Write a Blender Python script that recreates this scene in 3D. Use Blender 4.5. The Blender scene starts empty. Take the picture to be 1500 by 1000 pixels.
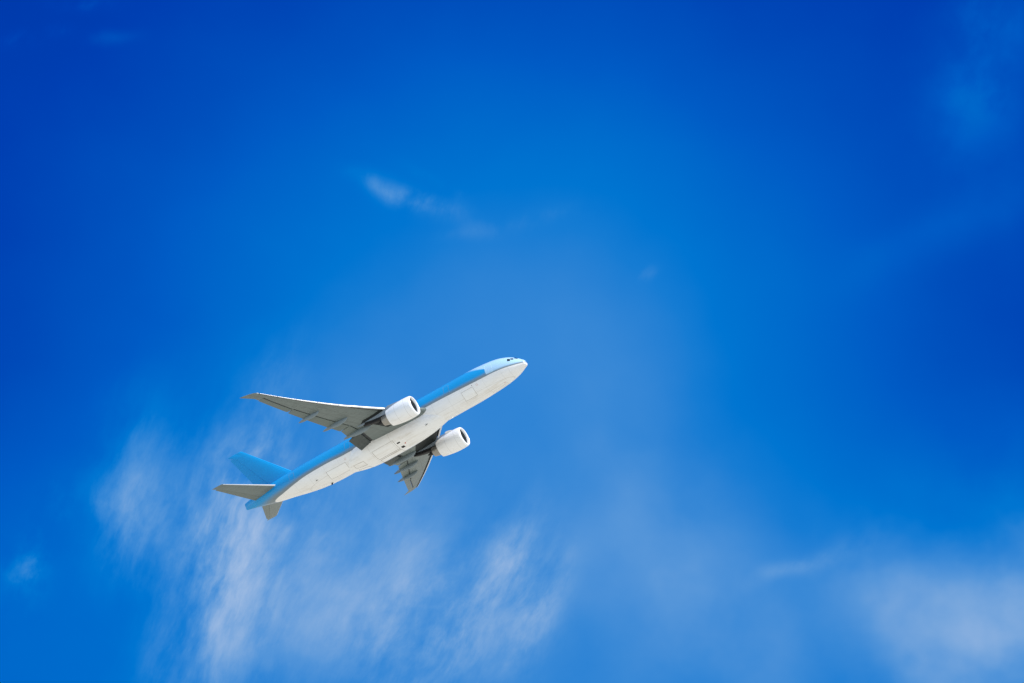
import bpy, math
import numpy as np
from mathutils import Vector, Matrix

# ------------------------------------------------------------------ camera, sky, sun, exposure
# Airframe axes: x = metres aft of the nose, y = starboard, z = up.  The camera's own axes written in airframe axes:
CAM_RIGHT = Vector((-0.8322514, -0.4714211, -0.2917528))
CAM_DOWN = Vector((0.4669160, -0.3122826, -0.8273265))
CAM_FWD = Vector((0.2989098, -0.8247676, 0.4800117))
REF = Vector((32.0, 0.0, 0.0))                 # airframe origin used as the pivot
DIST, PX_M = 1014.91, 7.81927                  # metres to the airliner, photo pixels per metre there
FPX = DIST * PX_M                             # focal length in photo pixels (1500 wide)
OFF_R, OFF_D = (560.842 - 750) / PX_M, (640.786 - 500) / PX_M
CAM_ELEV = math.radians(20.0)                 # the lens looks up by this much
SUN_BODY = Vector((-0.80, 0.09, 0.58)).normalized()   # towards the sun, in airframe axes

UP_B = (-CAM_DOWN * math.cos(CAM_ELEV) + CAM_FWD * math.sin(CAM_ELEV)).normalized()
Y_B = (CAM_FWD - UP_B * CAM_FWD.dot(UP_B)).normalized()
X_B = Y_B.cross(UP_B).normalized()
BODY_TO_WORLD = Matrix((X_B, Y_B, UP_B))      # rows: world axes in airframe axes

scene = bpy.context.scene
C = scene.collection
cam_w = BODY_TO_WORLD @ CAM_FWD
right_w = BODY_TO_WORLD @ CAM_RIGHT
up_w = BODY_TO_WORLD @ (-CAM_DOWN)
CAM_POS = Vector((0, 0, 1.7))
PLANE_POS = CAM_POS + cam_w * DIST + right_w * OFF_R - up_w * OFF_D

cam_data = bpy.data.cameras.new('camera')
cam = bpy.data.objects.new('camera', cam_data)
C.objects.link(cam)
cam_data.sensor_width = 36.0
cam_data.lens = FPX / 1500.0 * 36.0
cam_data.clip_start = 1.0
cam_data.clip_end = 60000.0
rot = Matrix((right_w, up_w, -cam_w)).transposed()
cam.matrix_world = Matrix.Translation(CAM_POS) @ rot.to_4x4()
scene.camera = cam

sun_w = (BODY_TO_WORLD @ SUN_BODY).normalized()
sun_el = math.asin(sun_w.z)
print('SUN elevation', math.degrees(sun_el))
sd = bpy.data.lights.new('sun', 'SUN')
sd.energy = 3.2
sd.angle = math.radians(0.53)
sd.color = (1.0, 0.955, 0.88)
sun = bpy.data.objects.new('sun', sd)
C.objects.link(sun)
sun.rotation_euler = sun_w.to_track_quat('Z', 'Y').to_euler()
sun.location = (0, 0, 600)

scene.view_settings.view_transform = 'Standard'
scene.view_settings.look = 'None'
EXPO = 0.95
scene.view_settings.exposure = EXPO
scene.view_settings.gamma = 1.0
scene.cycles.max_bounces = 6


# ------------------------------------------------------------------ node helpers
class NT:
    def __init__(self, tree):
        self.t = tree
        self.n = tree.nodes
        self.l = tree.links

    def new(self, kind, **kw):
        n = self.n.new(kind)
        for k, v in kw.items():
            setattr(n, k, v)
        return n

    def put(self, sock, v):
        if isinstance(v, bpy.types.NodeSocket):
            self.l.new(v, sock)
        elif v is not None:
            sock.default_value = v

    def m(self, op, a, b=None, c=None, clamp=False):
        n = self.new('ShaderNodeMath', operation=op)
        n.use_clamp = clamp
        self.put(n.inputs[0], a)
        if b is not None:
            self.put(n.inputs[1], b)
        if c is not None:
            self.put(n.inputs[2], c)
        return n.outputs[0]

    def vm(self, op, a, b=None, s=None):
        n = self.new('ShaderNodeVectorMath', operation=op)
        self.put(n.inputs[0], a)
        if b is not None:
            self.put(n.inputs[1], b)
        if s is not None:
            self.put(n.inputs['Scale'], s)
        return n.outputs['Value'] if op in ('DOT_PRODUCT', 'LENGTH') else n.outputs[0]

    def xyz(self, x, y, z=0.0):
        n = self.new('ShaderNodeCombineXYZ')
        for i, v in enumerate((x, y, z)):
            self.put(n.inputs[i], v)
        return n.outputs[0]

    def sep(self, v):
        n = self.new('ShaderNodeSeparateXYZ')
        self.put(n.inputs[0], v)
        return n.outputs

    def noise(self, v, scale, detail=4.0, rough=0.5, dist=0.0, lac=2.0):
        n = self.new('ShaderNodeTexNoise', noise_dimensions='3D')
        self.put(n.inputs['Vector'], v)
        n.inputs['Scale'].default_value = scale
        n.inputs['Detail'].default_value = detail
        n.inputs['Roughness'].default_value = rough
        n.inputs['Lacunarity'].default_value = lac
        n.inputs['Distortion'].default_value = dist
        return n.outputs[0]

    def ss(self, x, a, b, lo=0.0, hi=1.0):
        n = self.new('ShaderNodeMapRange', interpolation_type='SMOOTHSTEP')
        self.put(n.inputs[0], x)
        for i, v in enumerate((a, b, lo, hi)):
            self.put(n.inputs[i + 1], v)
        return n.outputs[0]

    def mix(self, f, a, b, blend='MIX'):
        n = self.new('ShaderNodeMix', data_type='RGBA', blend_type=blend)
        self.put(n.inputs[0], f)
        self.put(n.inputs[6], a)
        self.put(n.inputs[7], b)
        return n.outputs[2]

    def ramp(self, f, stops):
        n = self.new('ShaderNodeValToRGB')
        self.put(n.inputs[0], f)
        e = n.color_ramp.elements
        while len(e) < len(stops):
            e.new(0.5)
        for i, (p, c) in enumerate(stops):
            e[i].position = p
            e[i].color = (*c, 1)
        return n.outputs[0]


def lin(r, g, b):
    f = lambda v: (v / 255 / 12.92) if v / 255 <= 0.04045 else ((v / 255 + 0.055) / 1.055) ** 2.4
    return (f(r), f(g), f(b))


# ------------------------------------------------------------------ world: physical sky, deep polarised blue, high cirrus
world = bpy.data.worlds.new('World')
scene.world = world
world.use_nodes = True
wt = NT(world.node_tree)
wt.n.clear()
WS = 0.12
sky = wt.new('ShaderNodeTexSky', sky_type='NISHITA')
sky.sun_disc = False
sky.sun_elevation = max(sun_el, math.radians(2))
sky.sun_rotation = math.atan2(sun_w.x, sun_w.y)
sky.air_density = 1.0
sky.dust_density = 0.3
sky.ozone_density = 3.0
direction = wt.new('ShaderNodeTexCoord').outputs['Generated']
dz = wt.vm('DOT_PRODUCT', direction, tuple(cam_w))
dzs = wt.m('MAXIMUM', dz, 0.05)
# compass-fixed sky coordinates (angles about one fixed bearing), unit = 750 photo pixels
K = FPX / 750.0
su = wt.m('MULTIPLY', wt.m('DIVIDE', wt.vm('DOT_PRODUCT', direction, tuple(right_w)), dzs), K)
sv = wt.m('MULTIPLY', wt.m('DIVIDE', wt.vm('DOT_PRODUCT', direction, tuple(up_w)), dzs), K)


def U(px):
    return (px - 750) / 750.0


def V(py):
    return (500 - py) / 750.0


def gauss(cx, cy, ra, rb, ang=0.0, u=su, v=sv):
    """soft ellipse: ra across, rb along; ang = degrees the long axis leans right of vertical"""
    a = math.radians(ang)
    du = wt.m('SUBTRACT', u, U(cx))
    dv = wt.m('SUBTRACT', v, V(cy))
    n_ = wt.m('ADD', wt.m('MULTIPLY', du, math.cos(a) / (ra / 750)), wt.m('MULTIPLY', dv, -math.sin(a) / (ra / 750)))
    s_ = wt.m('ADD', wt.m('MULTIPLY', du, math.sin(a) / (rb / 750)), wt.m('MULTIPLY', dv, math.cos(a) / (rb / 750)))
    q = wt.m('ADD', wt.m('MULTIPLY', n_, n_), wt.m('MULTIPLY', s_, s_))
    return wt.m('POWER', 2.71828, wt.m('MULTIPLY', q, -1.0))


# clear-sky brightness with lens vignetting painted in, darker away from the centre
du = wt.m('SUBTRACT', su, U(770))
dv = wt.m('SUBTRACT', sv, V(500))
dv_s = wt.m('ADD', wt.m('MULTIPLY', wt.m('MAXIMUM', dv, 0.0), 750 / 450.0), wt.m('MULTIPLY', wt.m('MINIMUM', dv, 0.0), 750 / 1000.0))
q = wt.m('ADD', wt.m('POWER', wt.m('ADD', wt.m('MULTIPLY', wt.m('MAXIMUM', du, 0.0), 750 / 565.0), wt.m('MULTIPLY', wt.m('MINIMUM', du, 0.0), -750 / 600.0)), 2.0), wt.m('MULTIPLY', dv_s, dv_s))
g = wt.m('POWER', 2.71828, wt.m('MULTIPLY', q, -1.0))
T = wt.m('MULTIPLY_ADD', g, 0.635, 0.115)
low = wt.ss(sv, V(430), V(900))
T = wt.m('ADD', T, wt.m('MULTIPLY', wt.m('MULTIPLY', low, wt.m('SUBTRACT', 1.0, g)), 0.32))

P = wt.xyz(su, sv, 0.37)
warp = wt.new('ShaderNodeTexNoise', noise_dimensions='3D')
wt.l.new(P, warp.inputs['Vector'])
warp.inputs['Scale'].default_value = 3.0
warp.inputs['Detail'].default_value = 3.0
wv = wt.vm('SCALE', wt.vm('SUBTRACT', warp.outputs['Color'], (0.5, 0.5, 0.5)), s=0.09)
Pw = wt.vm('ADD', P, wv)
pw = wt.sep(Pw)


def streak(ang, sn, ss_, seed, detail=9.0, rough=0.6):
    a = math.radians(ang)
    n_ = wt.m('ADD', wt.m('MULTIPLY', pw[0], math.cos(a) * sn), wt.m('MULTIPLY', pw[1], -math.sin(a) * sn))
    s_ = wt.m('ADD', wt.m('MULTIPLY', pw[0], math.sin(a) * ss_), wt.m('MULTIPLY', pw[1], math.cos(a) * ss_))
    return wt.noise(wt.xyz(n_, s_, seed), 1.0, detail, rough)


st_steep = streak(20, 9.0, 3.0, 7.3)
st_fine = streak(26, 38.0, 12.0, 5.1, 6.0, 0.7)
st_slant = streak(36, 8.5, 3.4, 13.9)
puff = wt.noise(Pw, 6.0, 8.0, 0.53)
soft = wt.noise(P, 3.2, 4.0, 0.5)


def body(base, fine, lo, hi, fa=0.35):
    x = wt.m('ADD', base, wt.m('MULTIPLY', wt.m('SUBTRACT', fine, 0.5), fa))
    return wt.ss(x, lo, hi)


den_steep = body(wt.m('ADD', wt.m('MULTIPLY', st_steep, 0.6), wt.m('MULTIPLY', puff, 0.4)), st_fine, 0.30, 0.74, 0.20)
den_slant = body(wt.m('ADD', wt.m('MULTIPLY', st_slant, 0.6), wt.m('MULTIPLY', puff, 0.4)), st_fine, 0.30, 0.74, 0.20)
den_puff = body(puff, st_fine, 0.36, 0.72, 0.2)
den_soft = wt.ss(wt.m('ADD', wt.m('MULTIPLY', soft, 0.78), wt.m('MULTIPLY', puff, 0.22)), 0.02, 0.80)


def wsum(blobs):
    tot = None
    for (cx, cy, ra, rb, ang, amp) in blobs:
        k = wt.m('MULTIPLY', gauss(cx, cy, ra, rb, ang, pw[0], pw[1]), amp)
        tot = k if tot is None else wt.m('ADD', tot, k)
    return tot


c_steep = wsum([(335, 775, 75, 150, 18, 0.70), (360, 870, 55, 90, 20, 0.18), (275, 960, 80, 110, 12, 0.22), (400, 615, 36, 120, 10, 0.22), (370, 920, 90, 150, 18, 0.20),
                (203, 695, 58, 115, 8, 0.38), (185, 780, 50, 80, 10, 0.24), (500, 860, 150, 130, 20, 0.10), (430, 720, 120, 120, 14, 0.16)])
c_slant = wsum([(750, 810, 44, 75, 24, 0.52), (665, 900, 90, 100, 35, 0.38), (795, 895, 32, 85, 25, 0.50), (560, 950, 120, 90, 40, 0.28), (640, 860, 170, 120, 50, 0.16)])
c_puff = wsum([(540, 272, 13, 36, -58, 0.15), (575, 288, 16, 40, -62, 0.17), (618, 304, 16, 56, -72, 0.30), (640, 278, 9, 40, -60, 0.13), (700, 340, 10, 50, 80, 0.10), (940, 397, 9, 16, 60, 0.28),
               (40, 845, 50, 60, 20, 0.06), (45, 62, 10, 45, 82, 0.28), (115, 12, 14, 50, 85, 0.22), (160, 62, 10, 40, 80, 0.12), (800, 310, 12, 70, 75, 0.06),
               (1165, 830, 12, 60, 75, 0.16), (1240, 806, 16, 50, 65, 0.14), (5, 830, 20, 40, 0, 0.12), (150, 745, 20, 30, 10, 0.16), (60, 785, 26, 60, 20, 0.36), (40, 850, 22, 40, 10, 0.24), (110, 730, 24, 50, 10, 0.06),
               (1425, 100, 50, 120, 8, 0.16), (1480, 30, 70, 50, 0, 0.08), (1445, 165, 60, 50, 0, 0.05)])
c_soft = wsum([(1550, 880, 170, 200, 40, 0.72), (1450, 960, 190, 110, 60, 0.30), (1330, 990, 190, 80, 65, 0.30), (1150, 980, 240, 90, 70, 0.22), (1280, 850, 80, 60, 60, 0.22),
               (1420, 110, 70, 120, 5, 0.20), (1500, 60, 60, 80, 0, 0.14), (1400, 330, 40, 120, 60, 0.18), (1490, 230, 40, 120, 0, 0.10),
               (950, 780, 240, 110, 70, 0.12), (980, 920, 240, 120, 80, 0.18), (560, 760, 280, 150, 60, 0.16), (440, 840, 220, 150, 20, 0.13)])
D = wt.m('ADD', wt.m('ADD', wt.m('MULTIPLY', c_steep, den_steep), wt.m('MULTIPLY', c_slant, den_slant)),
         wt.m('ADD', wt.m('MULTIPLY', c_puff, den_puff), wt.m('MULTIPLY', c_soft, den_soft)))
T = wt.m('ADD', T, D)
T = wt.m('ADD', T, wt.m('MULTIPLY', wt.m('SUBTRACT', soft, 0.5), 0.10))
stops = [(0.0, (0, 42, 155)), (0.2, (0, 63, 178)), (0.4, (0, 91, 197)), (0.6, (0, 117, 209)), (0.66, (22, 124, 211)),
         (0.78, (58, 137, 214)), (0.9, (86, 150, 217)), (1.05, (119, 166, 220)), (1.35, (163, 190, 227))]
col = wt.ramp(wt.m('DIVIDE', T, 1.35, clamp=True), [(p / 1.35, tuple(v / (WS * 2 ** EXPO) for v in lin(*c))) for p, c in stops])
near = wt.ss(dz, math.cos(math.radians(40)), math.cos(math.radians(12)))
full = wt.mix(near, sky.outputs[0], col)
bg = wt.new('ShaderNodeBackground')
wt.l.new(full, bg.inputs[0])
bg.inputs[1].default_value = WS
wt.l.new(bg.outputs[0], wt.new('ShaderNodeOutputWorld').inputs[0])


# ------------------------------------------------------------------ materials
def material(name):
    m = bpy.data.materials.new(name)
    m.use_nodes = True
    t = NT(m.node_tree)
    b = t.n['Principled BSDF']
    return m, t, b


def simple(name, col, rough=0.45, metal=0.0, var=0.12, scale=(0.5, 3.0, 3.0), spec=0.5, coat=0.0):
    m, t, b = material(name)
    oc = t.new('ShaderNodeTexCoord').outputs['Object']
    mp = t.vm('MULTIPLY', oc, scale)
    n = t.noise(mp, 1.0, 6.0, 0.6)
    f = t.m('MULTIPLY_ADD', n, 2 * var, 1.0 - var)
    c = t.vm('SCALE', (col[0], col[1], col[2]), s=f)
    t.put(b.inputs['Base Color'], c)
    t.put(b.inputs['Roughness'], t.m('MULTIPLY_ADD', n, 0.2, rough - 0.1))
    b.inputs['Metallic'].default_value = metal
    b.inputs['Specular IOR Level'].default_value = spec
    b.inputs['Coat Weight'].default_value = coat
    b.inputs['Coat Roughness'].default_value = 0.12
    return m


def seams(t, pos, xs=(), zs=(), w=0.03):
    """thin panel joints at fixed stations"""
    tot = None
    for ax, vals in ((0, xs), (2, zs)):
        for v in vals:
            d = t.m('ABSOLUTE', t.m('SUBTRACT', pos[ax], v))
            k = t.ss(d, w * 0.5, w * 1.2, 1.0, 0.0)
            tot = k if tot is None else t.m('MAXIMUM', tot, k)
    return tot


WHITE = (0.745, 0.74, 0.73)
BLUE = (0.0005, 0.245, 0.56)
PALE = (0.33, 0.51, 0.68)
GREY_STRIPE = (0.15, 0.19, 0.215)


def white_paint(name, dirt=0.5, xs=(), base=WHITE):
    m, t, b = material(name)
    oc = t.new('ShaderNodeTexCoord').outputs['Object']
    pos = t.sep(oc)
    st = t.noise(t.vm('MULTIPLY', oc, (0.16, 2.2, 2.2)), 1.0, 7.0, 0.62)
    bl = t.noise(oc, 0.35, 5.0, 0.55)
    k = t.m('MULTIPLY', t.ss(st, 0.42, 0.78), t.ss(bl, 0.3, 0.7))
    c = t.mix(t.m('MULTIPLY', k, dirt), (*base, 1), (0.42, 0.36, 0.27, 1))
    if xs:
        s = seams(t, pos, xs)
        c = t.mix(t.m('MULTIPLY', s, 0.45), c, (0.2, 0.18, 0.15, 1))
    t.put(b.inputs['Base Color'], c)
    b.inputs['Roughness'].default_value = 0.35
    b.inputs['Coat Weight'].default_value = 0.4
    b.inputs['Coat Roughness'].default_value = 0.15
    return m


def livery():
    """white belly, grey cheat line, blue upper half"""
    m, t, b = material('fuselage_paint')
    oc = t.new('ShaderNodeTexCoord').outputs['Object']
    pos = t.sep(oc)
    x = t.m('ADD', pos[0], 32.0)
    cv = t.new('ShaderNodeFloatCurve')
    t.put(cv.inputs['Value'], t.m('DIVIDE', x, 63.0))
    pts = ZB
    cu = cv.mapping.curves[0]
    while len(cu.points) < len(pts):
        cu.points.new(0.5, 0.5)
    for p_, (px, pz) in zip(cu.points, pts):
        p_.location = (px / 63.0, (pz + 4.0) / 8.0)
        p_.handle_type = 'AUTO_CLAMPED'
    cv.mapping.update()
    zb = t.m('MULTIPLY_ADD', cv.outputs[0], 8.0, -4.0)
    h = t.m('SUBTRACT', pos[2], zb)
    st = t.noise(t.vm('MULTIPLY', oc, (0.12, 2.0, 2.0)), 1.0, 7.0, 0.62)
    bl = t.noise(oc, 0.3, 5.0, 0.55)
    k = t.m('MULTIPLY', t.ss(st, 0.40, 0.78), t.ss(bl, 0.3, 0.7))
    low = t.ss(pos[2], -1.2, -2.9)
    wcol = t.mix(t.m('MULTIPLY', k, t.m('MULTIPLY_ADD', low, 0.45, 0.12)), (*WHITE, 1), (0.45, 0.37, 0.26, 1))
    s = seams(t, pos, [v - 32 for v in (3.1, 4.6, 8.4, 13.3, 16.0, 19.5, 41.0, 44.1, 47.6, 51.0, 54.2, 56.9)], (-2.35,), 0.028)
    wcol = t.mix(t.m('MULTIPLY', s, 0.28), wcol, (0.2, 0.18, 0.15, 1))
    # oily runs and patchy wear along the keel
    run = t.noise(t.vm('MULTIPLY', oc, (0.22, 5.5, 1.2)), 1.0, 6.0, 0.7)
    blot = t.noise(t.vm('MULTIPLY', oc, (0.5, 1.2, 1.2)), 1.0, 5.0, 0.6)
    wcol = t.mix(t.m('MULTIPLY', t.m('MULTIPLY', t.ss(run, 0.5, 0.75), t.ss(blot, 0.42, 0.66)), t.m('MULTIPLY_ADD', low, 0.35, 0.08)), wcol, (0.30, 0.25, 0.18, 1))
    wcol = t.mix(t.m('MULTIPLY', t.ss(blot, 0.35, 0.7), 0.16), wcol, (0.62, 0.60, 0.57, 1))
    bfac = t.ss(h, 0.12, 1.0)
    bfac = t.m('ADD', bfac, t.m('MULTIPLY', t.m('SUBTRACT', st, 0.5), 0.12), clamp=True)
    bcol = t.mix(bfac, (*GREY_STRIPE, 1), (*BLUE, 1))
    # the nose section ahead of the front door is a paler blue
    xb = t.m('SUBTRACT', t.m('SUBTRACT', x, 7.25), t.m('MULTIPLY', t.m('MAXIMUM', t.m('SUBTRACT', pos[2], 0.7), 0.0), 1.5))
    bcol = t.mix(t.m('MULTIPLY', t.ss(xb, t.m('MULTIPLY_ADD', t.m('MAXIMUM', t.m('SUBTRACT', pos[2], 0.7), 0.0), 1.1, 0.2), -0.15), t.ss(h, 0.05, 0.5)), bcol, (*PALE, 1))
    c = t.mix(t.ss(h, -0.03, 0.03), wcol, bcol)
    t.put(b.inputs['Base Color'], c)
    b.inputs['Roughness'].default_value = 0.33
    b.inputs['Coat Weight'].default_value = 0.3
    b.inputs['Coat Roughness'].default_value = 0.1
    b.inputs['Specular IOR Level'].default_value = 0.35
    b.inputs['Coat Roughness'].default_value = 0.16
    return m


# height of the white/grey paint edge along the fuselage (x aft of nose, z)
ZB = [(0, -1.0), (2, -0.98), (4, -0.87), (6.2, -0.8), (9.7, -0.79), (13.5, -0.67), (20.4, -0.5), (30, -0.62), (39, -0.78), (43.5, -0.59), (48, -0.6), (51, -0.73), (54, -0.8), (56, -0.75), (63, -0.6)]
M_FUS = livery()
M_WHITE = white_paint('white_paint', 0.45)
M_FAIR = white_paint('fairing_paint', 0.6, [v - 32 for v in (29.6, 34.2)])
M_BLUE = simple('blue_paint', BLUE, 0.36, 0, 0.08, spec=0.35, coat=0.15)
M_NAC = white_paint('nacelle_paint', 0.5, [v - 32 for v in (21.35, 23.5)], (0.77, 0.765, 0.76))


def wing_paint():
    m, t, b = material('wing_grey')
    oc = t.new('ShaderNodeTexCoord').outputs['Object']
    pos = t.sep(oc)
    ay = t.m('ABSOLUTE', pos[1])
    x = t.m('ADD', pos[0], 32.0)
    q = t.m('SUBTRACT', x, t.m('MULTIPLY', ay, 0.757))      # along the leading edge
    r = t.m('SUBTRACT', x, t.m('MULTIPLY', ay, 0.40))       # along the flaps
    n = t.noise(t.vm('MULTIPLY', oc, (0.45, 2.4, 1.0)), 1.0, 7.0, 0.65)
    n2 = t.noise(t.xyz(t.m('MULTIPLY', q, 1.3), t.m('MULTIPLY', ay, 0.25), 0.0), 1.0, 5.0, 0.6)
    c = t.vm('SCALE', (0.132, 0.160, 0.153), s=t.m('MULTIPLY_ADD', n, 0.62, 0.69))
    c = t.mix(t.m('MULTIPLY', t.ss(n2, 0.5, 0.72), 0.35), c, (0.075, 0.085, 0.078, 1))
    tot = None
    for co, vals in ((q, (19.1, 21.4, 23.6)), (r, (27.6, 26.2))):
        for v in vals:
            k = t.ss(t.m('ABSOLUTE', t.m('SUBTRACT', co, v)), 0.015, 0.06, 1.0, 0.0)
            tot = k if tot is None else t.m('MAXIMUM', tot, k)
    f = t.m('MULTIPLY', t.m('SUBTRACT', t.m('FRACT', t.m('DIVIDE', ay, 2.6)), 0.5), 2.6)
    tot = t.m('MAXIMUM', tot, t.ss(t.m('ABSOLUTE', f), 0.015, 0.05, 0.7, 0.0))
    # row of oval tank covers
    f = t.m('MULTIPLY', t.m('SUBTRACT', t.m('FRACT', t.m('DIVIDE', ay, 1.3)), 0.5), 1.3 / 0.30)
    d = t.m('DIVIDE', t.m('SUBTRACT', q, 20.3), 0.2)
    e = t.m('SQRT', t.m('ADD', t.m('MULTIPLY', f, f), t.m('MULTIPLY', d, d)))
    tot = t.m('MAXIMUM', tot, t.ss(t.m('ABSOLUTE', t.m('SUBTRACT', e, 1.0)), 0.1, 0.35, 0.8, 0.0))
    c = t.mix(t.m('MULTIPLY', tot, 0.45), c, (0.04, 0.045, 0.042, 1))
    t.put(b.inputs['Base Color'], c)
    t.put(b.inputs['Roughness'], t.m('MULTIPLY_ADD', n, 0.25, 0.33))
    return m


M_GREY = wing_paint()
M_FLAP = simple('flap_grey', (0.115, 0.14, 0.128), 0.45, 0, 0.2, (0.6, 2.6, 1.0))
M_CANOE = simple('canoe_grey', (0.15, 0.19, 0.21), 0.4, 0, 0.15)
M_SLAT = simple('slat_metal', (0.62, 0.63, 0.64), 0.35, 0.25, 0.06)
M_COVE = simple('cove_shade', (0.035, 0.04, 0.042), 0.7, 0, 0.3)  # near-black colour standing in for shade inside the slat and flap gaps
M_LIP = simple('lip_metal', (0.90, 0.90, 0.91), 0.28, 0.25, 0.05)
M_DUCT = simple('duct_grey', (0.10, 0.12, 0.13), 0.5, 0.2, 0.2)
M_FAN = simple('fan_blade', (0.05, 0.06, 0.065), 0.35, 0.6, 0.2)
M_NOZ = simple('nozzle_metal', (0.30, 0.28, 0.25), 0.4, 0.6, 0.25, (0.6, 3, 3))
M_SOOT = simple('heat_shield', (0.012, 0.012, 0.013), 0.55, 0.4, 0.4)
M_DARKPANEL = simple('panel_dark', (0.018, 0.022, 0.022), 0.6, 0, 0.4, spec=0.2)
M_FLAPD = simple('dark_flap', (0.055, 0.066, 0.064), 0.5, 0, 0.35, (0.6, 2.6, 1.0), spec=0.3)  # darker grey for the inboard flap
M_PYLON = simple('pylon_grey', (0.20, 0.24, 0.28), 0.38, 0, 0.12)
M_GLASS = simple('cockpit_glass', (0.006, 0.007, 0.009), 0.08, 0, 0.1, spec=0.6)
M_DARK = simple('dark_opening', (0.01, 0.01, 0.01), 0.8, 0, 0.2)
M_SEAM = simple('dark_seam', (0.20, 0.175, 0.14), 0.7, 0, 0.35)  # dark tan for joint lines and small marks
M_SEAML = simple('fine_seam', (0.45, 0.42, 0.38), 0.7, 0, 0.25)
M_DOORW = white_paint('door_white', 0.4, (), (0.755, 0.75, 0.735))
M_RED = simple('beacon_red', (0.55, 0.06, 0.03), 0.25, 0, 0.05)
M_MARK = simple('marking_red', (0.55, 0.25, 0.20), 0.5, 0, 0.1)
M_EDGE = simple('door_edge_white', (0.50, 0.66, 0.75), 0.4, 0, 0.05)
M_LAMP = simple('lens', (0.75, 0.8, 0.85), 0.1, 0.2, 0.05)


# ------------------------------------------------------------------ mesh helpers
def make_obj(name, verts, faces, mat, parent, sharp=35.0, mats=None, fmat=None, label=None):
    me = bpy.data.meshes.new(name)
    me.from_pydata([tuple(Vector(v) - REF) for v in verts], [], faces)
    for mm in (mats or [mat]):
        me.materials.append(mm)
    if fmat:
        for p_, i in zip(me.polygons, fmat):
            p_.material_index = i
    import bmesh
    bm = bmesh.new()
    bm.from_mesh(me)
    bmesh.ops.recalc_face_normals(bm, faces=bm.faces)
    bm.to_mesh(me)
    bm.free()
    for p_ in me.polygons:
        p_.use_smooth = True
    me.set_sharp_from_angle(angle=math.radians(sharp))
    o = bpy.data.objects.new(name, me)
    C.objects.link(o)
    o.parent = parent
    if label:
        o['label'] = label
    return o


class Geo:
    def __init__(self):
        self.v, self.f = [], []

    def loft(self, rings, closed=True, cap0=True, cap1=True):
        b = len(self.v)
        n = len(rings[0])
        for r in rings:
            self.v += [tuple(p_) for p_ in r]
        for i in range(len(rings) - 1):
            for j in range(n if closed else n - 1):
                k = (j + 1) % n
                self.f.append((b + i * n + j, b + i * n + k, b + (i + 1) * n + k, b + (i + 1) * n + j))
        if cap0:
            self.f.append(tuple(b + j for j in range(n))[::-1])
        if cap1:
            self.f.append(tuple(b + (len(rings) - 1) * n + j for j in range(n)))
        return self

    def obj(self, name, mat, parent, **kw):
        return make_obj(name, self.v, self.f, mat, parent, **kw)


def pchip(xs, ys):
    xs, ys = np.array(xs, float), np.array(ys, float)
    h = np.diff(xs)
    dl = np.diff(ys) / h
    d = np.zeros_like(ys)
    for i in range(1, len(xs) - 1):
        if dl[i - 1] * dl[i] > 0:
            w1, w2 = 2 * h[i] + h[i - 1], h[i] + 2 * h[i - 1]
            d[i] = (w1 + w2) / (w1 / dl[i - 1] + w2 / dl[i])
    d[0], d[-1] = dl[0], dl[-1]

    def f(x):
        x = min(max(x, xs[0]), xs[-1])
        i = min(max(int(np.searchsorted(xs, x) - 1), 0), len(xs) - 2)
        s = (x - xs[i]) / h[i]
        return float((1 + 2 * s) * (1 - s) ** 2 * ys[i] + s * (1 - s) ** 2 * h[i] * d[i] + s * s * (3 - 2 * s) * ys[i + 1] + s * s * (s - 1) * h[i] * d[i + 1])
    return f


# ------------------------------------------------------------------ the airliner
plane = bpy.data.objects.new('airliner', None)
C.objects.link(plane)
plane.empty_display_size = 5
plane.matrix_world = Matrix.Translation(PLANE_POS) @ BODY_TO_WORLD.to_4x4()
plane['label'] = 'blue and white twin-engine jet airliner climbing nose up against the blue sky'
plane['category'] = 'airplane'

# fuselage: x, top, bottom, half width, height of widest point
FS = [(0, -0.98, -0.98, 0.0, -0.98), (0.06, -0.60, -1.27, 0.37, -0.94), (0.25, -0.22, -1.40, 0.70, -0.89), (0.6, 0.12, -1.50, 0.96, -0.82), (1.0, 0.49, -1.64, 1.25, -0.72),
      (1.7, 1.04, -1.93, 1.64, -0.61), (2.5, 1.55, -2.19, 2.0, -0.5), (3.5, 2.0, -2.42, 2.32, -0.38), (5.0, 2.48, -2.67, 2.64, -0.24), (6.5, 2.73, -2.82, 2.82, -0.14),
      (8.0, 2.88, -2.92, 2.93, -0.07), (10.0, 3.02, -3.03, 3.04, -0.02), (12.5, 3.10, -3.10, 3.10, 0), (20, 3.1, -3.1, 3.1, 0), (30, 3.1, -3.1, 3.1, 0), (41.5, 3.1, -3.1, 3.1, 0),
      (44, 3.1, -3.02, 3.1, 0.02), (47, 3.1, -2.72, 3.04, 0.1), (50, 3.08, -2.16, 2.84, 0.26), (53, 3.02, -1.46, 2.5, 0.5), (56, 2.9, -0.90, 2.06, 0.82), (58.5, 2.72, -0.32, 1.52, 1.12),
      (60.5, 2.5, 0.16, 1.0, 1.32), (61.8, 2.34, 0.46, 0.55, 1.4), (62.5, 2.22, 0.63, 0.28, 1.42), (62.9, 2.12, 0.74, 0.14, 1.42)]
FX = [r[0] for r in FS]
f_top, f_bot, f_hw, f_zc = [pchip(FX, [r[k] for r in FS]) for k in (1, 2, 3, 4)]


def fsec(x, th, off=0.0):
    """fuselage skin point; th = 0 at the starboard side, +90 crown, -90 keel"""
    zc, hw = f_zc(x), f_hw(x)
    s, c = math.sin(th), math.cos(th)
    hv = (f_top(x) - zc) if s >= 0 else (zc - f_bot(x))
    return Vector((x, (hw + off) * c, zc + (hv + off) * s))


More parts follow.
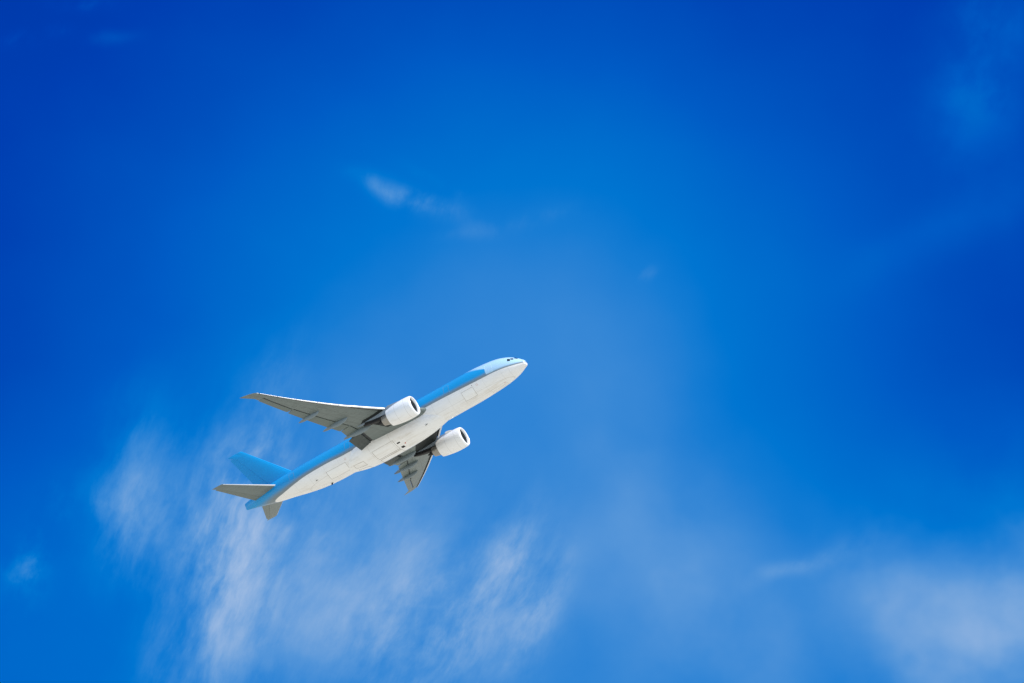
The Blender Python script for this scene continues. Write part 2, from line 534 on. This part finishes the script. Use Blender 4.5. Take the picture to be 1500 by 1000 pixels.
def fnose_x():
    xs = list(0.02 * np.linspace(0, 1, 5)[1:] ** 1) + list(np.linspace(0.06, 0.6, 8)) + list(np.linspace(0.9, 12, 32)) + list(np.linspace(13, 42, 20)) + list(np.linspace(43, 62.9, 40))
    return xs


def r_tip(x):
    # blunt nose: radius grows with the square root of x close to the tip
    return x


g = Geo()
rings = []
NSEG = 72
for x in fnose_x():
    if x < 0.06:
        k = math.sqrt(x / 0.06)
        rings.append([Vector((x, 0.37 * k * math.cos(a), -0.98 + 0.04 * k + 0.335 * k * math.sin(a))) for a in np.linspace(0, 2 * math.pi, NSEG, endpoint=False)])
    else:
        rings.append([fsec(x, a) for a in np.linspace(0, 2 * math.pi, NSEG, endpoint=False)])
g.loft(rings)
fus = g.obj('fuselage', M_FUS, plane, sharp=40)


def skin_patch(name, x0, x1, a0, a1, mat, parent, off=0.012, nx=8, na=8, taper=0.0, surf=fsec, label=None, thick=0.02):
    """a thin plate lying on the skin between two stations and two angles (degrees)"""
    g_ = Geo()
    top, bot = [], []
    for i in range(nx + 1):
        x = x0 + (x1 - x0) * i / nx
        r1, r0 = [], []
        for j in range(na + 1):
            a = math.radians(a0 + (a1 - a0) * j / na + taper * (i / nx - 0.5))
            r1.append(surf(x, a, off))
            r0.append(surf(x, a, off - thick))
        g_rows = r1 + r0[::-1]
        top.append(g_rows)
    g_.loft(top)
    return g_.obj(name, mat, parent, label=label)


def skin_frame(name, x0, x1, a0, a1, mat, parent, w=0.05, off=0.02, surf=fsec):
    """narrow seam running round a door"""
    g_ = Geo()

    def strip(xa, xb, aa, ab, n):
        rows = []
        for i in range(n + 1):
            t_ = i / n
            if abs(xb - xa) > 1e-6 and abs(ab - aa) < 1e-6:
                x, a = xa + (xb - xa) * t_, aa
                dw = math.degrees(w / max(f_hw(x), 0.3))
                ps = [surf(x, math.radians(a - dw / 2), off), surf(x, math.radians(a + dw / 2), off), surf(x, math.radians(a + dw / 2), off - 0.03), surf(x, math.radians(a - dw / 2), off - 0.03)]
            else:
                x, a = xa, aa + (ab - aa) * t_
                ps = [surf(x - w / 2, math.radians(a), off), surf(x + w / 2, math.radians(a), off), surf(x + w / 2, math.radians(a), off - 0.03), surf(x - w / 2, math.radians(a), off - 0.03)]
            rows.append(ps)
        g_.loft(rows)
    strip(x0, x1, a0, a0, 6)
    strip(x0, x1, a1, a1, 6)
    strip(x0, x0, a0 + 0.01, a1 - 0.01, 8)
    strip(x1, x1, a0 + 0.01, a1 - 0.01, 8)
    return g_.obj(name, mat, parent)


# wing to body fairing
FB = [(18.2, -3.02, 1.6), (19.5, -3.16, 2.25), (21.0, -3.42, 2.6), (22.6, -3.66, 2.92), (24.5, -3.82, 3.15), (26.5, -3.87, 3.35), (28.5, -3.88, 3.45), (33, -3.88, 3.45), (35.5, -3.76, 3.35), (37.5, -3.5, 3.0), (39.2, -3.2, 2.4), (40.4, -3.02, 1.6)]
b_bot, b_hw = pchip([r[0] for r in FB], [r[1] for r in FB]), pchip([r[0] for r in FB], [r[2] for r in FB])


def bsec(x, a, off=0.0):
    s, c = math.sin(a), math.cos(a)
    e = 2 / 2.7
    zc, hv, hw = -0.9, -0.9 - b_bot(x) + off, b_hw(x) + off
    if s > 0:
        hv = 0.6
    return Vector((x, hw * math.copysign(abs(c) ** e, c), zc + hv * math.copysign(abs(s) ** e, s)))


g = Geo()
g.loft([[bsec(x, a) for a in np.linspace(0, 2 * math.pi, 64, endpoint=False)] for x in np.linspace(18.2, 40.4, 46)])
fairing = g.obj('belly_fairing', M_FAIR, plane)


# ------------------------------------------------------------------ flying surfaces
def tdist(f):
    f = max(f, 0.0)
    return 5 * (0.2969 * math.sqrt(f) - 0.126 * f - 0.3516 * f * f + 0.2843 * f ** 3 - 0.1036 * f ** 4)


def contour(le, te, tc, upv, f0, f1, n=14, delta=0.0, drop=0.0, lower=0.85, nose=0.0):
    """closed aerofoil section between chord fractions f0 and f1, turned down by delta about f0"""
    c = (te - le)
    cl = c.length
    fs = [f0 + (f1 - f0) * (0.5 - 0.5 * math.cos(math.pi * i / n)) for i in range(n + 1)]

    def P_(f, s):
        fe = (f - nose) / (1 - nose) if nose else f
        t_ = tdist(fe) * tc * cl * (1.0 if s > 0 else lower)
        d = -(f - f0) * cl * math.tan(delta) - drop
        return le + c * f + upv * (s * t_ + d)
    up_ = [P_(f, 1) for f in fs]
    lo_ = [P_(f, -1) for f in fs]
    pts = up_ + lo_[::-1]
    if f0 <= nose + 1e-6:
        pts = up_ + lo_[::-1][:-1]
        pts.append((up_[0] + lo_[0]) * 0.5)
    return pts


SPAN = 31.0


def w_le(y):
    if y > 30.0:
        k = y - 30.0
        return 40.68 + 0.757 * k + 2.45 * k * k
    return 20.35 + 0.757 * (y - 3.1)


def w_te(y):
    if y > 29.0:
        return 41.96 + (y - 29) * 1.04
    return max(35.1, 35.0 + 0.376 * (y - 10.5))


def w_tc(y):
    return np.interp(y, [0, 3.1, 9.6, 20, 30.5], [0.125, 0.125, 0.11, 0.10, 0.095])


def w_z(y):
    zc = -1.75 + 0.11 * (y - 3) + 0.0038 * (y - 3) ** 2
    return zc + 0.42 * w_tc(y) * (w_te(min(y, 29)) - w_le(min(y, 29)))


def w_inc(y):
    return math.radians(np.interp(y, [0, 3.1, 20, 30.5], [2.4, 2.4, 0.6, 0.0]))


def w_pts(y, s):
    le, te, z, i = w_le(y), w_te(y), w_z(y), math.tan(w_inc(y))
    c = te - le
    return Vector((le, s * y, z + i * c * 0.45)), Vector((te, s * y, z - i * c * 0.55))


def frac_x(y, x):
    return (x - w_le(y)) / (w_te(y) - w_le(y))


def under(y, x, s=1):
    le, te = w_pts(y, s)
    f = frac_x(y, x)
    P_ = le + (te - le) * f
    return P_ - Vector((0, 0, tdist(min(max(f, 0), 1)) * w_tc(y) * (te - le).length * 0.85))


UPZ = Vector((0, 0, 1))
# movable panels: name, y0, y1, hinge x at y0, hinge x at y1, deflection
PANELS = [('inboard_flap', 2.95, 7.9, 32.75, 32.55, 15.0), ('flaperon', 8.05, 10.85, 32.6, 33.1, 6.0), ('outboard_flap', 11.0, 22.2, 33.2, 38.15, 8.0), ('aileron', 22.35, 28.3, 38.35, 40.65, 2.0)]
SLATS = [(4.6, 8.6), (10.2, 14.2), (14.3, 17.5), (17.6, 20.8), (20.9, 24.1), (24.2, 27.0), (27.1, 29.7)]
side_name = {1: 'starboard', -1: 'port'}


def wing(s):
    st = []
    gapx = 0.16

    def add(y, x=None):
        le, te = w_pts(y, s)
        f1 = 1.0 if x is None else (x - gapx - le.x) / (te.x - le.x)
        st.append(contour(le, te, w_tc(y), UPZ, 0.028, f1, 16, nose=0.028))
    add(0.6)
    add(3.12)
    for (nm, y0, y1, x0, x1, d) in PANELS:
        add(y0 - 0.02)
        n = max(2, int((y1 - y0) / 1.2))
        for i in range(n + 1):
            add(y0 + (y1 - y0) * i / n, x0 + (x1 - x0) * i / n)
        add(y1 + 0.02)
    for y in (29.0, 29.7, 30.0, 30.3, 30.6, 30.85, 30.97):
        add(y)
    w = Geo().loft(st).obj('wing', M_GREY, plane, sharp=30)
    for (nm, y0, y1, x0, x1, d) in PANELS:
        rr = []
        n = max(2, int((y1 - y0) / 1.2))
        for i in range(n + 1):
            y = y0 + 0.04 + (y1 - y0 - 0.08) * i / n
            le, te = w_pts(y, s)
            x = x0 + (x1 - x0) * i / n
            f0 = (x - le.x) / (te.x - le.x)
            aft = Vector((0.45, 0, -0.03)) if nm == 'inboard_flap' else Vector((0.08, 0, 0))
            rr.append([q_ + aft for q_ in contour(le, te, w_tc(y), UPZ, f0, 1.0, 10, math.radians(d), 0.02)])
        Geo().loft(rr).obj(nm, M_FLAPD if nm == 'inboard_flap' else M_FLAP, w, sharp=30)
        # near-black filler standing in for the shaded recess between wing and panel
        rr = []
        for i in range(n + 1):
            y = y0 + 0.02 + (y1 - y0 - 0.04) * i / n
            le, te = w_pts(y, s)
            x = x0 + (x1 - x0) * i / n
            c_ = te - le
            pa, pb = (x - gapx + 0.004 - le.x) / c_.x, (x + (0.4 if nm == 'inboard_flap' else 0.06) - le.x) / c_.x
            h = tdist(pa) * w_tc(y) * c_.length
            A, B = le + c_ * pa, le + c_ * pb
            rr.append([A + UPZ * h * 0.5, B + UPZ * h * 0.5, B - UPZ * h * 0.3, A - UPZ * h * 0.5])
        Geo().loft(rr).obj('flap_cove', M_COVE, w)
    for (y0, y1) in SLATS:
        rr = []
        for i in range(7):
            y = y0 + (y1 - y0) * i / 6
            le, te = w_pts(y, s)
            c_ = te - le
            cl = c_.length
            tc = w_tc(y)
            k_ = 0.105 if cl < 7 else 0.08
            fu = [k_ * q_ for q_ in (1.0, 0.75, 0.5, 0.27, 0.1, 0.03)]
            up_ = [le + c_ * f + UPZ * tdist(f) * tc * cl for f in fu]
            lo_ = [le + c_ * f - UPZ * tdist(f) * tc * cl * 0.85 for f in (0.03 * k_, 0.1 * k_, 0.27 * k_, 0.5 * k_)]
            inner = [le + c_ * 0.42 * k_ - UPZ * (0.2 * tdist(0.4 * k_) * tc * cl), le + c_ * 0.45 * k_ + UPZ * (0.55 * tdist(0.4 * k_) * tc * cl)]
            pv = up_[0]
            an = math.radians(24)
            sec = []
            for q_ in up_ + [le] + lo_ + inner:
                d_ = q_ - pv
                sec.append(pv + Vector((d_.x * math.cos(an) - d_.z * math.sin(an) * 0.6 - 0.2, d_.y, d_.z * math.cos(an) + d_.x * math.sin(an) - 0.08)))
            rr.append(sec)
        ns = len(rr[0])
        gs = Geo().loft(rr)
        fm = [1 if (k_ % ns) >= ns - 3 and k_ < ns * 6 else 0 for k_ in range(len(gs.f))]
        make_obj('slat', gs.v, gs.f, None, w, sharp=50, mats=[M_SLAT, M_COVE], fmat=fm)
        rr = []
        for i in range(7):
            y = y0 + (y1 - y0) * i / 6
            le, te = w_pts(y, s)
            c_ = te - le
            cl = c_.length
            fr = [0.10, 0.07, 0.045, 0.0295]
            lo_ = [le + c_ * f - UPZ * (tdist((f - .028) / .972) * w_tc(y) * cl * 0.85 + 0.012) for f in fr]
            hi_ = [p_ + UPZ * 0.02 for p_ in lo_[::-1]]
            rr.append(lo_ + hi_)
        Geo().loft(rr).obj('slat_cove', M_COVE, w)  # strip painted dark for the shaded gap behind the slat
    # canoe fairings on the flap tracks
    for (y, x0, x1, wd, dp) in ((8.5, 29.8, 36.2, 0.36, 0.62), (13.5, 32.0, 37.6, 0.30, 0.56), (18.75, 34.8, 39.5, 0.26, 0.48)):
        rr = []
        for i in range(17):
            t_ = i / 16
            x = x0 + (x1 - x0) * t_
            base = under(y, min(x, w_te(y) - 0.3), s)
            k = max(0.03, (math.sin(math.pi * min(1, t_ ** 0.75)) ** 0.62 if t_ < 1 else 0.0))
            z = base.z - 0.12 * t_ - 0.22 * k - max(0, x - w_te(y) + 0.3) * 0.12
            rr.append([Vector((x, s * y + wd * k * math.cos(a), z + dp * k * math.sin(a))) for a in np.linspace(0, 2 * math.pi, 20, endpoint=False)])
        Geo().loft(rr).obj('flap_fairing', M_CANOE, w)
    # near-black panel on the wing underside behind the engine
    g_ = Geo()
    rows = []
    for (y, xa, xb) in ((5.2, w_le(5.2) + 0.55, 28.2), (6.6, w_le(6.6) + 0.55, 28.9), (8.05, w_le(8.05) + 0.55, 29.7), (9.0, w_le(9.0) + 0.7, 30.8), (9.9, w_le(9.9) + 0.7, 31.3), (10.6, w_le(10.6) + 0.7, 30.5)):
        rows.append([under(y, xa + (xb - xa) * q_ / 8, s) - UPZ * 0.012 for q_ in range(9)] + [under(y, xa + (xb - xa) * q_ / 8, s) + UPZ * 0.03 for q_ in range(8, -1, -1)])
    g_.loft(rows).obj('dark_wing_panel', M_DARKPANEL, w)
    # tip light
    rr = []
    for i in range(6):
        t_ = i / 5
        y = 29.75 + 0.28 * t_
        le, te = w_pts(y, s)
        rr.append([le + Vector((-0.03 + dx, 0, dzz)) for dx, dzz in ((0, 0), (0.12, 0.05), (0.3, 0.02), (0.3, -0.02), (0.12, -0.05))])
    Geo().loft(rr).obj('tip_light', M_LAMP, w)
    return w


def engine(s):
    yc, zc = 9.64 * s, -2.68
    xi, xe = 20.0, 25.5
    tilt = 0.018

    def ring(x, r, n=64, sq=1.0):
        return [Vector((x, yc + r * math.cos(a), zc + (x - xi) * tilt + r * math.sin(a))) for a in np.linspace(0, 2 * math.pi, n, endpoint=False)]
    prof = pchip([0, 0.06, 0.2, 0.5, 1.0, 1.7, 2.5, 3.3, 4.1, 4.8, 5.5], [1.72, 1.83, 1.91, 1.975, 2.02, 2.04, 2.02, 1.96, 1.86, 1.74, 1.60])
    out = [ring(xi + x, prof(x)) for x in np.linspace(0.34, 5.5, 30)]
    back = [ring(xi + x, r) for x, r in ((5.5, 1.57), (5.0, 1.62), (4.2, 1.66), (3.6, 1.66))]
    e = Geo().loft(out + back, cap0=False, cap1=False).obj('engine', M_NAC, plane)
    lip = [ring(xi + x, r) for x, r in ((0.36, prof(0.36) + 0.004), (0.2, prof(0.2) + 0.004), (0.12, prof(0.12)), (0.06, prof(0.06)), (0.02, 1.78), (0.0, 1.72), (0.02, 1.66), (0.07, 1.61), (0.16, 1.565), (0.3, 1.53), (0.45, 1.515))]
    Geo().loft(lip, cap0=False, cap1=False).obj('inlet_lip', M_LIP, e)
    duct = [ring(xi + x, r) for x, r in ((0.45, 1.515), (0.7, 1.51), (1.0, 1.53), (1.5, 1.57), (1.9, 1.58))]
    Geo().loft(duct, cap0=False, cap1=False).obj('inlet_duct', M_DUCT, e)
    # fan: backing disc and twisted blades
    g_ = Geo()
    g_.loft([ring(xi + 1.72, 1.58), ring(xi + 1.8, 1.58)])
    for k in range(22):
        a0 = 2 * math.pi * k / 22
        rr = []
        for i in range(6):
            r = 0.42 + (1.55 - 0.42) * i / 5
            tw = math.radians(28 + 32 * i / 5)
            ch = 0.42
            ps = []
            for dx, dt in ((-0.5, 0.0), (0, 0.03), (0.5, 0.0), (0, -0.03)):
                ax = dx * ch * math.cos(tw) - dt * math.sin(tw)
                tg = dx * ch * math.sin(tw) + dt * math.cos(tw)
                a = a0 + tg / r
                ps.append(Vector((xi + 1.45 + ax, yc + r * math.cos(a), zc + 1.45 * tilt + r * math.sin(a))))
            rr.append(ps)
        g_.loft(rr)
    g_.obj('fan', M_FAN, e)
    sp = [ring(xi + x, r, 32) for x, r in ((0.78, 0.02), (0.84, 0.1), (1.0, 0.22), (1.2, 0.34), (1.4, 0.42), (1.7, 0.46))]
    Geo().loft(sp).obj('spinner', M_DUCT, e)
    core = [ring(xi + x, r) for x, r in ((3.6, 1.35), (4.6, 1.30), (5.3, 1.22), (5.9, 1.10), (6.5, 0.96), (7.0, 0.84), (7.0, 0.80), (6.6, 0.82))]
    Geo().loft(core, cap0=False, cap1=False).obj('exhaust_nozzle', M_NOZ, e)
    blk = [ring(xi + 3.7, 1.655), ring(xi + 3.72, 1.655)]
    Geo().loft(blk).obj('duct_wall', M_SOOT, e)
    plug = [ring(xi + x, r, 32) for x, r in ((6.4, 0.62), (6.9, 0.55), (7.5, 0.36), (8.1, 0.14), (8.3, 0.03))]
    Geo().loft(plug).obj('exhaust_plug', M_SOOT, e)
    # strake on the inboard shoulder
    ia = math.radians(48)
    rr = []
    for i in range(7):
        t_ = i / 6
        x = xi + 1.3 + 1.7 * t_
        h = 0.42 * math.sin(math.pi * min(1, t_ * 0.62)) * (1 if t_ < 1 else 0.98)
        r0 = prof(x - xi) - 0.02
        rad = Vector((0, -s * math.cos(ia), math.sin(ia)))
        tan = Vector((0, s * math.sin(ia), math.cos(ia)))
        B = Vector((x, yc, zc + (x - xi) * tilt)) + rad * r0
        T_ = B + rad * (h + 0.02)
        rr.append([B + tan * 0.02, T_ + tan * 0.012, T_ - tan * 0.012, B - tan * 0.02])
    Geo().loft(rr).obj('strake', M_NAC, e)
    # pylon: from the nacelle crown, under the wing, to a tail behind the exhaust
    y = 9.64
    rows = []
    for (x, top, bot, hw) in ((21.0, -0.72, -1.3, 0.06), (22.0, -0.50, -1.3, 0.24), (23.5, -0.30, -1.35, 0.31), (25.2, -0.16, -1.45, 0.33), (26.3, None, -1.62, 0.34), (27.5, None, -1.72, 0.34), (28.8, None, -1.62, 0.31), (30.2, None, -1.36, 0.24), (31.6, None, -1.02, 0.12), (32.3, None, -0.84, 0.04)):
        t_ = top if top is not None else under(y, x).z + 0.12
        rows.append([Vector((x, yc + hw * c_, t_ if zz > 0 else bot)) for c_, zz in ((-0.9, 1), (0.9, 1))] +
                    [Vector((x, yc + hw, bot + 0.25 * (t_ - bot))), Vector((x, yc + hw * 0.75, bot)), Vector((x, yc - hw * 0.75, bot)), Vector((x, yc - hw, bot + 0.25 * (t_ - bot)))])
    p_ = Geo().loft(rows).obj('pylon', M_PYLON, plane)
    rows = []
    for (x, bot, hw) in ((25.2, -2.2, 0.40), (26.4, -2.15, 0.44), (27.6, -2.1, 0.44), (28.9, -1.9, 0.38), (30.2, -1.6, 0.28), (31.0, -1.35, 0.12)):
        rows.append([Vector((x, yc + a * hw, bot + b_)) for a, b_ in ((1, 0.62), (1, 0.14), (0.7, 0), (-0.7, 0), (-1, 0.14), (-1, 0.62))])
    Geo().loft(rows).obj('heat_shield', M_SOOT, p_)
    return e


for s in (1, -1):
    wing(s)
    engine(s)


def tail_surface(name, sub, le0, le1, te0, te1, tc0, tc1, upv, mat, hinge=0.7, matsub=None, tip=None, n=8):
    le0, le1, te0, te1 = map(Vector, (le0, le1, te0, te1))
    span = le1 - le0
    main, mov = [], []
    ks = [i / n for i in range(n + 1)] + [1.01]
    for k in ks:
        kk = min(k, 1.0)
        le, te = le0 + (le1 - le0) * k, te0 + (te1 - te0) * k
        tc = tc0 + (tc1 - tc0) * kk
        if k > 1.0:
            le = le + (te - le) * 0.06
            tc *= 0.45
        full = k < 0.04 or k > 0.965
        main.append((k, contour(le, te, tc, upv, 0.0, 1.0 if full else hinge - 0.006, 12, lower=1.0)))
    # insert step stations so the hinge cut starts and ends cleanly
    rr = []
    for (k, c_) in main:
        rr.append(c_)
    o = Geo().loft(rr).obj(name, mat, plane, sharp=30)
    lr = []
    for i in range(n + 1):
        k = 0.02 + 0.97 * i / n
        le, te = le0 + (le1 - le0) * k, te0 + (te1 - te0) * k
        le2 = le - (te - le) * 0.006
        lr.append(contour(le2, te, (tc0 + (tc1 - tc0) * k) * 1.03, upv, 0.0, 0.035, 5, lower=1.0))
    Geo().loft(lr).obj('leading_edge', M_BLUE if mat is M_BLUE else M_SLAT, o, sharp=40)
    mv = []
    for i in range(n + 1):
        k = 1.0 / n * 0.5 + (1 - 1.0 / n) * i / n
        le, te = le0 + (le1 - le0) * k, te0 + (te1 - te0) * k
        mv.append(contour(le, te, tc0 + (tc1 - tc0) * k, upv, hinge, 1.0, 8, lower=1.0))
    Geo().loft(mv).obj(sub, matsub or mat, o, sharp=30)
    return o


for s in (1, -1):
    tail_surface('horizontal_stabilizer', 'elevator', (53.0, 0.0, 1.0), (61.65, s * 10.1, 2.42), (59.75, 0.0, 0.9), (63.95, s * 10.12, 2.44), 0.10, 0.09, UPZ, M_GREY, 0.72, M_FLAP)
tail_surface('vertical_stabilizer', 'rudder', (50.6, 0, 2.3), (60.3, 0, 12.57), (58.7, 0, 2.0), (63.35, 0, 12.6), 0.10, 0.09, Vector((0, 1, 0)), M_BLUE, 0.70)

# ------------------------------------------------------------------ details of the skin
# flight-deck windows: three panes a side
for s in (1, -1):
    for (x0, x1, a0, a1, tp) in ((1.12, 1.66, 44, 80, -0.1), (1.74, 2.22, 28, 43, -0.13), (2.30, 2.80, 18, 36, 0.0)):
        aa0, aa1 = (a0, a1) if s > 0 else (180 - a0, 180 - a1)
        skin_patch('cockpit_window', x0, x1, aa0, aa1, M_GLASS, fus, 0.012, 5, 5, tp * s)
# doors
for s in (1, -1):
    for (x0, x1, a0, a1) in ((5.9, 7.22, -7.5, 30), (15.2, 16.3, -2, 30), (37.6, 38.7, -2, 30), (50.4, 51.5, -6, 26)):
        aa = (a0, a1) if s > 0 else (180 - a0, 180 - a1)
        skin_frame('passenger_door', x0, x1, aa[0], aa[1], M_EDGE if x0 < 6 else M_PYLON, fus, 0.05 if x0 < 6 else 0.03, 0.006)
for (x0, x1, a0, a1) in ((10.69, 13.18, -61, -26), (39.8, 44.05, -74, -39)):
    d = skin_patch('cargo_door', x0, x1, a0, a1, M_DOORW, fus, 0.008, 8, 10)
    skin_frame('door_seam', x0, x1, a0, a1, M_SEAM, d, 0.035, 0.012)


def blade(name, x, a, ln, h, th, mat, parent, surf=fsec):
    B = surf(x, a)
    n_ = (surf(x, a, 0.1) - B).normalized()
    t_ = Vector((1, 0, 0)).cross(n_).normalized()
    rr = []
    for i in range(5):
        k = i / 4
        c_ = B + n_ * (h * k - 0.05) + Vector((0.45 * ln * k, 0, 0))
        l_ = ln * (1 - 0.45 * k)
        w_ = th * (1 - 0.5 * k)
        rr.append([c_ + Vector((-l_ / 2, 0, 0)), c_ + t_ * w_, c_ + Vector((l_ / 2, 0, 0)), c_ - t_ * w_])
    return Geo().loft(rr).obj(name, mat, parent)


rd = math.radians
blade('antenna', 21.95, rd(-52), 0.5, 0.3, 0.06, M_DARK, fairing, bsec)
blade('antenna', 44.6, rd(-94), 0.5, 0.42, 0.05, M_DARK, fus)
blade('antenna', 12.0, rd(90), 0.5, 0.4, 0.05, M_WHITE, fus)
blade('drain_mast', 46.4, rd(-50), 0.55, 0.2, 0.07, M_DARK, fus)
# air outlets and the beacon under the belly
for a in (-63, -88):
    skin_patch('air_outlet', 28.25, 28.9, a - 3.2, a + 3.2, M_DARK, fairing, 0.012, 4, 4, surf=bsec)
rr = []
for i in range(6):
    ph = i / 5 * math.pi / 2
    r = 0.13 * math.cos(ph) + 0.004
    rr.append([Vector((27.62 + r * math.cos(a), 1.0 + r * math.sin(a), b_bot(27.62) + 0.05 - 0.13 * math.sin(ph))) for a in np.linspace(0, 2 * math.pi, 14, endpoint=False)])
Geo().loft(rr).obj('beacon', M_RED, fairing)
# undercarriage doors under the centre section
for (x0, x1, a0, a1) in ((29.25, 33.9, -88.5, -41.5), (29.25, 33.9, -138.5, -91.5), (36.45, 38.75, -86, -61), (36.45, 38.75, -119, -94)):
    skin_frame('gear_door', x0, x1, a0, a1, M_SEAM, fairing, 0.05, 0.006, bsec)
for a0, a1 in ((-89, -76), (-104, -91)):
    skin_frame('nose_gear_door', 4.9, 8.2, a0, a1, M_SEAML, fus, 0.03, 0.006)
skin_patch('service_marking', 5.05, 5.3, -82, -79, M_MARK, fus, 0.01, 2, 2)
for (x, a) in ((39.5, -29), (9.75, -27)):
    skin_frame('service_panel', x - 0.16, x + 0.16, a - 3, a + 3, M_MARK, fus, 0.035, 0.006)
skin_patch('static_port', 10.65, 10.8, -22, -19.5, M_SEAM, fus, 0.008, 2, 2)
# tail-cone exhaust of the auxiliary power unit
rr = [[Vector((62.88 + dx, 0.11 * math.cos(a), 1.62 + 0.3 * math.sin(a))) for a in np.linspace(0, 2 * math.pi, 16, endpoint=False)] for dx in (-0.05, 0.05)]
Geo().loft(rr).obj('exhaust_port', M_SOOT, fus)

# ------------------------------------------------------------------ ground far below, unseen, added to bounce light onto the underside
gm, gt, gb = material('ground_bounce')
oc = gt.new('ShaderNodeTexCoord').outputs['Object']
n1 = gt.noise(oc, 0.004, 8.0, 0.6)
gt.put(gb.inputs['Base Color'], gt.ramp(n1, [(0.3, (0.34, 0.33, 0.26)), (0.5, (0.46, 0.43, 0.35)), (0.7, (0.55, 0.52, 0.44))]))
gb.inputs['Roughness'].default_value = 0.95
me = bpy.data.meshes.new('ground')
R_ = 40000.0
me.from_pydata([(-R_, -R_, 0), (R_, -R_, 0), (R_, R_, 0), (-R_, R_, 0)], [], [(0, 1, 2, 3)])
me.materials.append(gm)
go = bpy.data.objects.new('ground', me)
C.objects.link(go)
go['kind'] = 'structure'
